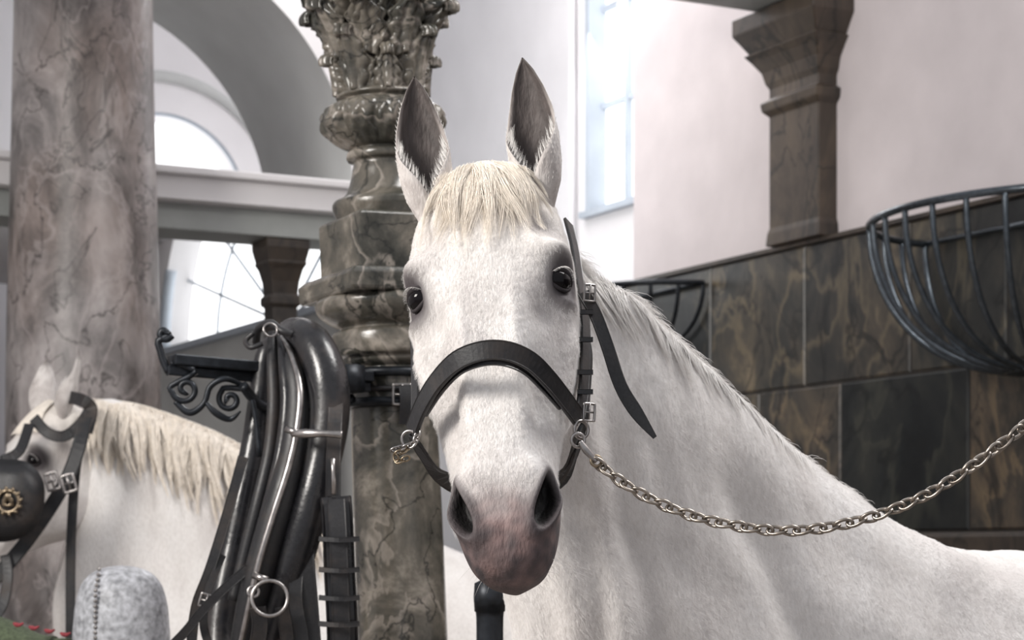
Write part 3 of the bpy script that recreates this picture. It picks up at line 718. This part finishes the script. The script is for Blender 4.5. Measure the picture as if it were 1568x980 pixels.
torus_ring('cheek_ring_r',W(890,658,2.695),(.6,-.8,0),.0115,.0024,M_steel,hal)
torus_ring('cheek_ring_l',W(627,672,2.70),(-.3,-1,0),.0105,.0022,M_steel,hal)
def chain(name,pts,parent,pitch,a,b,r,mat,ph=0):
    P=[V(p) for p in catmull(pts,14)]
    L=[0]
    for i in range(1,len(P)): L.append(L[-1]+(P[i]-P[i-1]).length)
    n_=int(L[-1]/pitch); vs=[];fs=[];k=0
    for i in range(n_+1):
        s=i*pitch
        while k<len(L)-2 and L[k+1]<s: k+=1
        t=(s-L[k])/max(L[k+1]-L[k],1e-9); c=P[k].lerp(P[k+1],t); tg=(P[k+1]-P[k]).normalized()
        u=V((0,-1,0)); u=(u-tg*u.dot(tg)).normalized(); w=tg.cross(u); an=math.radians(40 if i%2 else -50)+ph
        m1=u*math.cos(an)+w*math.sin(an)
        lp=[c+tg*math.cos(q_)*a+m1*math.sin(q_)*b+m1.cross(tg)*.18*b*math.sin(2*q_) for q_ in [2*math.pi*j/18 for j in range(18)]]
        v,f=tube_data(lp,r,7,1,True,False); o=len(vs); vs+=v; fs+=[tuple(x+o for x in q_) for q_ in f]
    return add_mesh(name,vs,fs,mat,parent)
lead=root('lead_chain')
chain('chain_links',[W(u,v,d) for u,v,d in ((916,710,2.68),(950,737,2.67),(1000,766,2.66),(1060,790,2.64),(1120,804,2.62),(1180,812,2.60),(1240,811,2.58),(1300,801,2.56),(1360,783,2.54),(1420,757,2.52),(1480,720,2.51),(1530,683,2.5),(1580,643,2.5),(1660,572,2.5),(1740,495,2.5))],lead,.0172,.0122,.0070,.0023,M_chain)
tube('snap_hook',[W(888,676,2.68),W(898,690,2.68),W(914,707,2.68)],[.0035,.005,.0035],M_steel,lead)
torus_ring('snap_eye',W(885,674,2.685),(.3,-1,0),.009,.0022,M_steel,lead)
torus_ring('snap_swivel',W(913,706,2.68),(.2,-1,.3),.007,.0022,M_brass,lead)
post=W(1745,480,2.5)
tube('post_ring',[post+V((.0,0,.0)),post+V((.026,0,.01))],.008,M_iron,lead,smooth=False)
ip=root('iron_stall_post')
lathe('post',[(.06,0),(.06,.03),(.03,.06),(.028,1.0),(.028,1.9),(.034,1.92),(.034,1.95),(.02,1.97),(.036,2.0),(.036,2.04),(.005,2.07)],(post.x+.055,post.y),M_iron,ip,seg=24,n=2)
chain('halter_chain_drop',[W(630,680,2.70),W(618,690,2.69),W(606,696,2.69),W(610,706,2.69),W(622,702,2.69)],hal,.008,.006,.004,.0014,M_brass)
chain('halter_chain_chin',[W(640,664,2.69),W(632,680,2.69),W(614,686,2.69),W(598,690,2.69)],hal,.008,.006,.004,.0014,M_steel)
# ================================================================= SECOND HORSE
h2=root('white_horse.001')
HM2=Matrix.Translation((-1.31,5.72,1.93))@Matrix.Rotation(math.radians(-58),4,'Z')@Matrix.Rotation(math.radians(-28),4,'X')
hd2,bvh2,_c=head_mesh('head',HM2,h2)
ear('ear_l',HM2,V((-.078,.055,-.03)),V((-.165,-.0,.150)),h2,V((-1,-.25,0)),wid=.042)
ear('ear_r',HM2,V((.078,.055,-.03)),V((.075,.0,.165)),h2,V((-.4,-1,0)),wid=.038)
eye('eye_l_',HM2,-1,h2); eye('eye_r_',HM2,1,h2)
st2=[((-1.20,5.80,1.945),(-1.20,5.76,1.74),.08),((-1.08,5.84,1.935),(-1.22,5.76,1.60),.10),((-.95,5.87,1.895),(-1.26,5.78,1.47),.12),((-.80,5.90,1.83),(-1.30,5.80,1.34),.14),((-.62,5.94,1.71),(-1.28,5.84,1.18),.18),
((-.44,5.98,1.60),(-1.12,5.88,1.02),.24),((-.22,6.02,1.53),(-.8,5.93,.88),.28),((0,6.06,1.505),(-.3,6.02,.83),.31),((.25,6.12,1.51),(.1,6.08,.86),.31),((.48,6.16,1.54),(.42,6.15,.95),.28),((.68,6.2,1.44),(.64,6.19,1.05),.18),((.76,6.21,1.3),(.74,6.2,1.15),.06)]
def det2(c,nr): return (.022*mn.noise(V((c.x*7,c.y*7,c.z*3)))-.016*math.exp(-((c.x+1.02+(c.z-1.6)*.5)/.05)**2)) if c.z>1 else 0
body2=horse_body('body',st2,(-.95,5.90,0),(.5,6.16,0),(.98,.15,0),h2,detail=det2)
bv2=BVHTree.FromPolygons([tuple(v_.co) for v_ in body2.data.vertices],[tuple(p.vertices) for p in body2.data.polygons])
L_=[];r2=random.Random(21)
cr2=[V(c) for c in catmull([s[0] for s in st2[:6]],20)]
for lk in range(95):
    fi=lk/95*(len(cr2)-16); i=int(fi); t=i/len(cr2)
    lock=mn.noise(V((lk*.37,0,0))); lnl=(.18+.09*lock+.08*t)*r2.uniform(.75,1.1); leanl=.15+.35*lock+r2.gauss(0,.12); wvp=r2.uniform(0,6); yo=r2.uniform(.004,.040); wa=r2.uniform(.004,.014)
    for k in range(38):
        ii=min(len(cr2)-2,max(0,i+r2.randrange(-2,3))); c=cr2[ii]; ce_=cr2[i]
        ln=lnl*r2.uniform(.8,1.06); y2=yo+r2.uniform(-.004,.004); ph=r2.uniform(0,6)
        P=[c+V((r2.uniform(-.01,.01),r2.uniform(-.02,.02),.0))]
        for j in range(1,8):
            s=j/7; bx=c.x*(1-.8*s)+ce_.x*.8*s+r2.uniform(-.001,.001)
            x=bx+leanl*ln*s+wa*math.sin(s*5+wvp)+.0015*math.sin(s*9+ph); z=c.z+.016*math.sin(s*math.pi)-ln*s
            h_=bv2.ray_cast(V((x,4.8,z)),V((0,1,0)))
            y=(h_[0].y if h_[0] is not None else c.y-.1*s)-y2*math.sin(min(s*2,1)*1.57)
            P.append(V((x,min(y,c.y),z)))
        L_.append(P)
strands('mane',L_,.0011,M_hair,h2,tip=.3)
L_=[]
for k in range(400):
    x0=r2.uniform(-.045,.045); pts=[]
    for i in range(6):
        t=i/5; lp=HM2@V((x0*(1+.5*t),.02,.01-.13*t)); loc,nn_,a_,b_=bvh2.find_nearest(lp); nn_=outn(loc,nn_,HM2,.01-.13*t); pts.append(loc+nn_*.010)
    L_.append(pts)
strands('forelock',L_,.001,M_hair,h2)
tl=[]
for k in range(120):
    a=r2.uniform(-.05,.05);b=r2.uniform(-.05,.05)
    tl.append([V((.74+a*.3,6.2+b*.3,1.40)),V((.84+a*.6,6.22+b*.6,1.3)),V((.88+a,6.22+b,1.0)),V((.88+a*1.5,6.22+b*1.5,.5+r2.uniform(-.1,.1)))])
strands('tail',tl,.004,M_hairw,h2)
br2=root('blinker_bridle')
strap_on('browband',[(52,640,5.58),(72,662,5.56),(98,668,5.56),(122,650,5.58),(140,622,5.66)],.03,.008,M_leather,br2)
strap_on('crown',[(106,608,5.66),(128,614,5.60),(140,628,5.60),(132,662,5.56)],.035,.008,M_leather,br2)
strap_on('cheek_strap',[(130,640,5.54),(122,680,5.50),(104,730,5.48),(75,780,5.46),(40,830,5.44),(5,872,5.42),(-30,910,5.40)],.038,.008,M_leather,br2)
strap_on('forehead_strap',[(45,650,5.56),(30,690,5.48),(5,705,5.43)],.028,.008,M_leather,br2)
strap_on('throat_lash',[(128,660,5.56),(116,720,5.52),(110,800,5.50),(108,880,5.50),(108,980,5.50)],.026,.007,M_leather,br2)
strap_on('nose_strap',[(8,850,5.42),(12,880,5.40),(6,920,5.38),(-10,950,5.36)],.028,.008,M_leather,br2)
for u,v in ((80,737),(105,740)): buckle('buckle',W(u,v,5.43),(0,-1,0),(-.3,0,1),.016,.022,.004,M_steel,br2)
bl=[(-45,712),(10,706),(45,712),(66,742),(62,790),(40,818),(0,828),(-45,820)]
P=[V(p) for p in catmull([tuple(W(u,v,5.36)) for u,v in bl],4,True)]
nb=len(P); cb=sum(P,V((0,0,0)))/nb
vs=[cb+V((0,-.03,0))]+[cb+(p-cb)*.6+V((0,-.02,0)) for p in P]+P
fs=[(0,1+i,1+(i+1)%nb) for i in range(nb)]+[(1+i,1+nb+i,1+nb+(i+1)%nb,1+(i+1)%nb) for i in range(nb)]
o=add_mesh('blinker',vs,fs,M_leather,br2); m=o.modifiers.new('s','SOLIDIFY'); m.thickness=.01
ce=W(16,768,5.34)+V((0,-.025,0))
torus_ring('emblem_wreath',ce,(0,-1,0),.028,.005,M_brass,br2)
for i in range(12):
    a=i*math.pi/6; p=ce+V((math.cos(a)*.028,-.004,math.sin(a)*.028)); d_=V((math.cos(a+.6),0,math.sin(a+.6)))*.013
    tube('emblem_leaf',[p,p+d_*.5,p+d_],[.002,.005,.001],M_brass,br2,seg=6,n=2)
tube('emblem_crown',[ce+V((-.012,-.002,-.012)),ce+V((0,-.004,.016)),ce+V((.012,-.002,-.012))],[.004,.008,.004],M_brass,br2,seg=8)
torus_ring('emblem_knot',ce+V((0,-.003,0)),(0,-1,0),.011,.004,M_brass,br2)
# ================================================================= HARNESS BRACKET + COLLAR
brk=root('iron_harness_bracket')
hd_=4.02
bar=[W(262,552,hd_),W(566,578,4.22)]
ax=(bar[1]-bar[0]).normalized(); sdv=V((0,0,1)).cross(ax).normalized(); up=ax.cross(sdv)
def barbox(nm,s0,s1,w,z0,z1):
    L0=(bar[1]-bar[0]).length
    rings=[[bar[0]+ax*L0*s+sdv*a+V((0,0,b)) for a,b in ((-w,z0),(w,z0),(w,z1),(-w,z1))] for s in (s0,s1)]
    v,f=loft_data(rings); ob=add_mesh(nm,v,f,M_iron,brk,smooth=False); m=ob.modifiers.new('b','BEVEL'); m.width=.003; m.segments=2
barbox('saddle_bar',0,1.0,.026,-.010,.012)
barbox('bar_rib',-.02,1.0,.010,-.030,-.010)
tube('collar_clamp',[W(530,560,4.17),W(530,600,4.17)],.040,M_iron,brk,smooth=False)
for z in (.012,-.05):
    torus_ring('column_band',V((cc.x-.008,cc.y,bar[1].z+z)),(0,0,1),.096,.010,M_iron,brk,up=V((1,0,0)),seg=40)
def scroll(nm,c,r0,r1,turns,a0,rad,d,sg=1,tail=()):
    P=[]
    nn_=int(14*turns)
    for i in range(nn_+1):
        t=i/nn_; a=a0+sg*turns*2*math.pi*t; r=r0+(r1-r0)*t
        P.append(W(c[0]+r*math.cos(a),c[1]+r*math.sin(a),d))
    P=P+[W(u,v,d) for u,v in tail]
    R_=[rad*(1.5 if i<2 else 1) for i in range(len(P))]
    tube(nm,P,R_,M_iron,brk,seg=10,n=3)
scroll('finial_hook',(252,511),2,10,.95,0,.0075,hd_,-1,tail=((243,522),(246,538),(250,552),(258,570)))
scroll('scroll_large',(284,596),3,22,1.35,1.2,.006,hd_,1,tail=((300,570),(280,560),(262,556)))
scroll('scroll_small',(352,612),3,19,1.3,2.5,.006,hd_+.02,1,tail=((380,600),(392,640),(398,700)))
tube('scroll_link',[W(268,615,hd_),W(290,632,hd_),(W(312,618,hd_)),W(322,592,hd_),W(345,580,hd_),W(372,590,hd_+.02)],[.005,.007,.006,.006,.006,.005],M_iron,brk)
tube('scroll_leaf',[W(312,612,hd_),W(330,632,hd_),W(352,642,hd_+.01),W(368,630,hd_)],[.003,.007,.006,.002],M_iron,brk)
tube('bracket_strut',[W(372,590,hd_),W(400,620,4.06),W(470,640,4.12),W(540,610,4.2)],.010,M_iron,brk)
col2=root('horse_collar')
def hp(L,nm,R_,mat,seg=14): 
    qh=4.0/F
    tube(nm,[W(*p) for p in L],[r*qh for r in R_] if isinstance(R_,list) else R_*qh,mat,col2,seg=seg)
hp([(425,516,4.12),(450,508,4.0),(478,524,3.93),(499,572,3.90),(504,632,3.89),(494,700,3.88),(474,780,3.87),(450,860,3.88),(428,930,3.9),(400,1000,3.92),(372,1050,3.96)],'collar_roll_r',[10,22,28,31,31,29,28,29,30,28,20],M_leather2,20)
hp([(425,516,4.12),(408,540,4.1),(400,600,4.1),(390,680,4.09),(374,760,4.07),(358,840,4.06),(342,920,4.04),(337,990,4.02),(350,1050,3.98),(372,1060,3.96)],'collar_roll_l',[10,16,19,21,22,23,24,25,22,20],M_leather2,20)
hp([(436,524,4.0),(450,560,3.94),(458,610,3.91),(452,680,3.89),(436,750,3.87),(412,830,3.87),(390,910,3.88),(372,990,3.9)],'collar_inner_pad',[10,20,22,22,23,24,24,20],M_leather)
hp([(424,508,4.0),(444,537,3.93),(459,592,3.87),(456,650,3.85),(442,715,3.835),(418,790,3.83),(397,860,3.83),(381,930,3.84),(366,1000,3.86)],'hame_steel_r',[4,5,5.5,5.5,5.5,5.5,5.5,5,5],M_steel,10)
hp([(430,516,3.98),(436,560,3.93),(440,620,3.90),(432,690,3.89),(416,760,3.88),(394,840,3.88),(372,920,3.89)],'hame_black',[6,10,11,11,11,11,10],M_leather2)
hp([(416,510,4.0),(418,560,3.96),(420,620,3.94),(414,690,3.93),(398,760,3.91),(378,840,3.91),(358,920,3.91)],'hame_black_b',[6,10,11,11,11,11,10],M_leather)
hp([(392,524,4.02),(396,504,3.98),(414,495,3.95),(430,506,3.93),(448,512,3.93)],'top_strap',6,M_leather)
hp([(402,526,3.95),(384,532,3.95),(376,522,3.97),(388,510,3.97)],'top_strap_loop',4,M_leather)
torus_ring('top_terret',W(414,505,3.92),(.3,-1,.2),.013,.0022,M_steel,col2)
hp([(448,664,3.82),(470,664,3.80),(498,664,3.79),(524,666,3.79)],'terret_stub',[5,7,5,6],M_steel,12)
for u,v in ((450,660),(400,884)): hp([(u-12,v-3,3.82),(u+10,v+4,3.81)],'hame_clip',5,M_steel)
torus_ring('breast_ring',W(413,916,3.80),(.1,-1,.15),.033,.0036,M_steel,col2)
torus_ring('breast_ring_small',W(388,906,3.81),(.1,-1,.15),.010,.0028,M_steel,col2)
Fn=V((.1,-1,0))
def fs_(nm,L,w,th=.006,mat=M_leather): strap(nm,[W(*p) for p in L],Fn,w,th,mat,col2,n=5)
fs_('tug_strap',[(512,560,4.0),(514,620,3.86),(511,690,3.83),(510,760,3.83)],.028)
hp([(510,704,3.81),(510,716,3.80),(511,736,3.80),(511,756,3.81)],'tug_snap',[4,3,3.5,4],M_steel)
fs_('trace_pad',[(514,762,3.83),(517,800,3.82),(520,880,3.82),(524,960,3.82),(526,1080,3.84)],.058,.016,M_leather2)
fs_('trace_strap',[(515,765,3.815),(518,820,3.80),(521,900,3.80),(526,1080,3.82)],.034,.008)
for v in (825,872,915,955): fs_('trace_keeper',[(489,v,3.80),(519,v+2,3.785),(550,v,3.80)],.010,.006)
fs_('hip_strap_a',[(372,700,4.0),(350,780,3.95),(322,870,3.92),(300,930,3.92),(292,1000,3.92)],.020)
fs_('hip_strap_b',[(340,850,3.94),(318,905,3.9),(312,960,3.9),(330,1010,3.9)],.016)
fs_('hip_strap_c',[(380,870,3.86),(345,900,3.86),(310,935,3.87),(286,965,3.88),(262,990,3.9)],.018)
fs_('belly_strap',[(395,930,3.81),(398,960,3.82),(390,1010,3.84)],.030)
fs_('belly_strap_b',[(432,930,3.82),(440,980,3.84),(442,1040,3.85)],.026)
fs_('hang_strap',[(478,760,3.9),(468,840,3.86),(474,930,3.86),(480,1010,3.86)],.034)
fs_('hang_strap_b',[(455,860,3.86),(452,920,3.85),(462,980,3.85),(460,1040,3.86)],.028)
buckle('buckle_b',W(316,920,3.87),(0,-1,0),(.3,0,1),.012,.012,.0022,M_steel,col2)
# buckled strap on column
cs=root('column_tether_strap')
for v in (600,618):
    torus_ring('strap_band',V((cc.x-.006,cc.y,zc(v))),(0,0,1),.0925,.006,M_leather,cs,up=V((1,0,0)),seg=40)
buckle('buckle',W(620,610,4.3)+V((0,-.106,0)),(.1,-1,0),(0,0,1),.018,.02,.003,M_steel,cs)
strap('strap_tail',[W(620,590,4.19),W(622,612,4.185),W(620,650,4.19)],V((0,-1,0)),.026,.006,M_leather,cs)
# dark post between the horses
bp=W(750,893,3.62)
lathe('iron_hitching_post',[(.05,0),(.05,.03),(.026,.06),(.024,1.2),(.024,bp.z-.06),(.027,bp.z-.05),(.027,bp.z-.0),(.004,bp.z+.006)],(bp.x,bp.y),M_iron,None,seg=24,n=2)
# granite bollard
gb=W(186,866,4.75); qg=4.75/F
lathe('granite_bollard',[(.13,0),(.13,.1),(.115,.2),(.112,1.0),(.112,gb.z-.2),(72*qg,gb.z-.125),(69*qg,gb.z-.085),(61*qg,gb.z-.045),(46*qg,gb.z-.018),(24*qg,gb.z-.004),(2*qg,gb.z)],(gb.x,gb.y),M_granite,None,seg=48,n=4)
tb=root('bead_tether')
vs=[];fs=[]
for i in range(16):
    v_=872+i*8; rr_=70 if v_>905 else 40+ (v_-866)*.75
    y=gb.y-math.sqrt(max(.0,rr_**2-26**2))*qg-.006
    c=V((W(160,0,gb.y).x,y,W(0,v_,gb.y-.08).z))
    rg=[[c+V((.005*max(math.sin(math.pi*a/6),.05)*math.cos(b*math.pi/4),.005*max(math.sin(math.pi*a/6),.05)*math.sin(b*math.pi/4),.005*math.cos(math.pi*a/6))) for b in range(8)] for a in range(7)]
    v,f=loft_data(rg); o_=len(vs); vs+=v; fs+=[tuple(x+o_ for x in q_) for q_ in f]
add_mesh('beads',vs,fs,M_steel,tb)
# folded blanket on a rail
rail=root('wooden_rail')
rz=W(0,965,4.5).z-.03
tube('rail',[V((-2.2,4.5,rz-.05)),V((-.93,4.5,rz-.05))],.035,M_wood,rail,smooth=False,seg=16)
tube('rail_post',[V((-1.0,4.5,0)),V((-1.0,4.5,rz-.06))],.04,M_wood,rail,smooth=False,seg=16)
tube('rail_post_b',[V((-2.1,4.5,0)),V((-2.1,4.5,rz-.06))],.04,M_wood,rail,smooth=False,seg=16)
bk=root('saddle_blanket')
def cloth(nm,x0,x1,h,dy,mat,off):
    vs=[];fs=[];nx=40;ny=36
    for i in range(nx+1):
        x=x0+(x1-x0)*i/nx
        for j in range(ny+1):
            t=j/ny; a=(t-.5)*2
            if abs(a)<.45: th=a/.45*math.pi/2; y=math.sin(th)*dy; z=math.cos(th)*dy*.9
            else: y=math.copysign(dy,a); z=-(abs(a)-.45)*h
            nz=mn.noise(V((x*9,y*7,z*7+off)))*.022
            end=sm(0,.12,(i/nx))*sm(0,.3,1-i/nx)
            vs.append(V((x,4.5+y*(1+nz*12)+nz*.3,rz-.03+z*(.5+.5*end)+nz*.7+off*end)))
    for i in range(nx):
        for j in range(ny):
            a=i*(ny+1)+j; fs.append((a,a+1,a+ny+2,a+ny+1))
    o=add_mesh(nm,vs,fs,mat,bk); m=o.modifiers.new('s','SOLIDIFY'); m.thickness=.012
cloth('blanket_lower',-1.7,-.97,.5,.075,M_blank,.0)
cloth('blanket_fold',-1.65,-1.0,.25,.092,M_blank,.018)
for i in range(4): tube('red_motif',[W(30+a*1.0+i*24-10,958-abs(a-8)*.5+i*5,4.395) for a in (0,5,10,16)],[.002,.005,.004,.002],M_red,bk)
# ================================================================= HAY RACKS
def hay_rack(nm,s,z,R_,depth,mat,nb,rb):
    g=root(nm); o=WP+WD*s
    def pt(a,k):
        th=k*math.pi/2
        rr_=R_*max(math.cos(th),0)**.75
        x=-math.cos(a)*rr_; y=math.sin(a)*rr_*.85
        return o+WD*x+WN*(y+.07)+V((0,0,z-depth*math.sin(th)))
    tube('rim',[pt(math.pi*i/24,0) for i in range(25)],rb*1.25,mat,g)
    tube('back_bar',[pt(0,0),pt(math.pi,0)],rb,mat,g,smooth=False)
    tube('lower_hoop',[pt(math.pi*i/16,.9) for i in range(17)],rb,mat,g)
    for i in range(1,nb):
        a=math.pi*i/nb
        tube('bar',[pt(a,k/10) for k in range(10)]+[pt(a,.985)],rb*.95,mat,g,seg=8,n=3)
    for a in (0,math.pi): tube('back_rib',[pt(a,k/10) for k in range(10)]+[pt(a,.985)],rb,mat,g,seg=8,n=3)
    return g
hay_rack('iron_hay_rack',wl(1568)+.20,W(0,318,5.95).z-.0,.59,.46,M_rackpaint,15,.0095)
hay_rack('iron_hay_rack',wl(1010)+.05,W(0,448,8.1).z,.38,.22,M_iron,10,.009)
# ================================================================= camera, light, world
cam=bpy.data.cameras.new('camera'); co=bpy.data.objects.new('camera',cam); link(co)
co.location=(0,0,CZ); co.rotation_euler=(math.pi/2,0,0)
cam.sensor_width=36; cam.sensor_fit='HORIZONTAL'; cam.lens=36*F/1568; cam.shift_y=(HV-490)/1568
cam.clip_start=.05; cam.dof.use_dof=True; cam.dof.focus_distance=2.66; cam.dof.aperture_fstop=10
scene.camera=co
w=bpy.data.worlds.new('world'); scene.world=w; w.use_nodes=True
bg=w.node_tree.nodes['Background']; bg.inputs[0].default_value=(.94,.95,1,1); bg.inputs[1].default_value=.56
def area(nm,loc,tgt,size,en,col):
    l=bpy.data.lights.new(nm,'AREA'); l.shape='RECTANGLE'; l.size=size[0]; l.size_y=size[1]; l.energy=en; l.color=col
    o=bpy.data.objects.new(nm,l); o.location=loc; o.rotation_euler=(V(tgt)-V(loc)).to_track_quat('-Z','Y').to_euler(); link(o)
area('added_key_front',(-2.9,1.3,3.5),(0,3,1.65),(1.2,1.2),180,(1,.955,.90))  # added key lamp for the horse's face, no window on this side
area('added_fill_top',(1.6,3.5,4.6),(.5,3.1,1.5),(1.2,1.2),98,(1,.98,.96))  # added overhead lamp brightening neck and back, no window above
area('window_light_back',(.2,9.2,4.8),(-.6,5,2),(1.2,2),72,(.98,.985,1))
area('added_fill_back_wall',(-.6,7.6,4.9),(.0,11,3.4),(1.2,1.2),42,(1,.98,.96))  # added fill lamp that brightens the back wall, not a window
try:
    scene.view_settings.view_transform='Standard'; scene.view_settings.look='None'
except Exception as e: print(e)
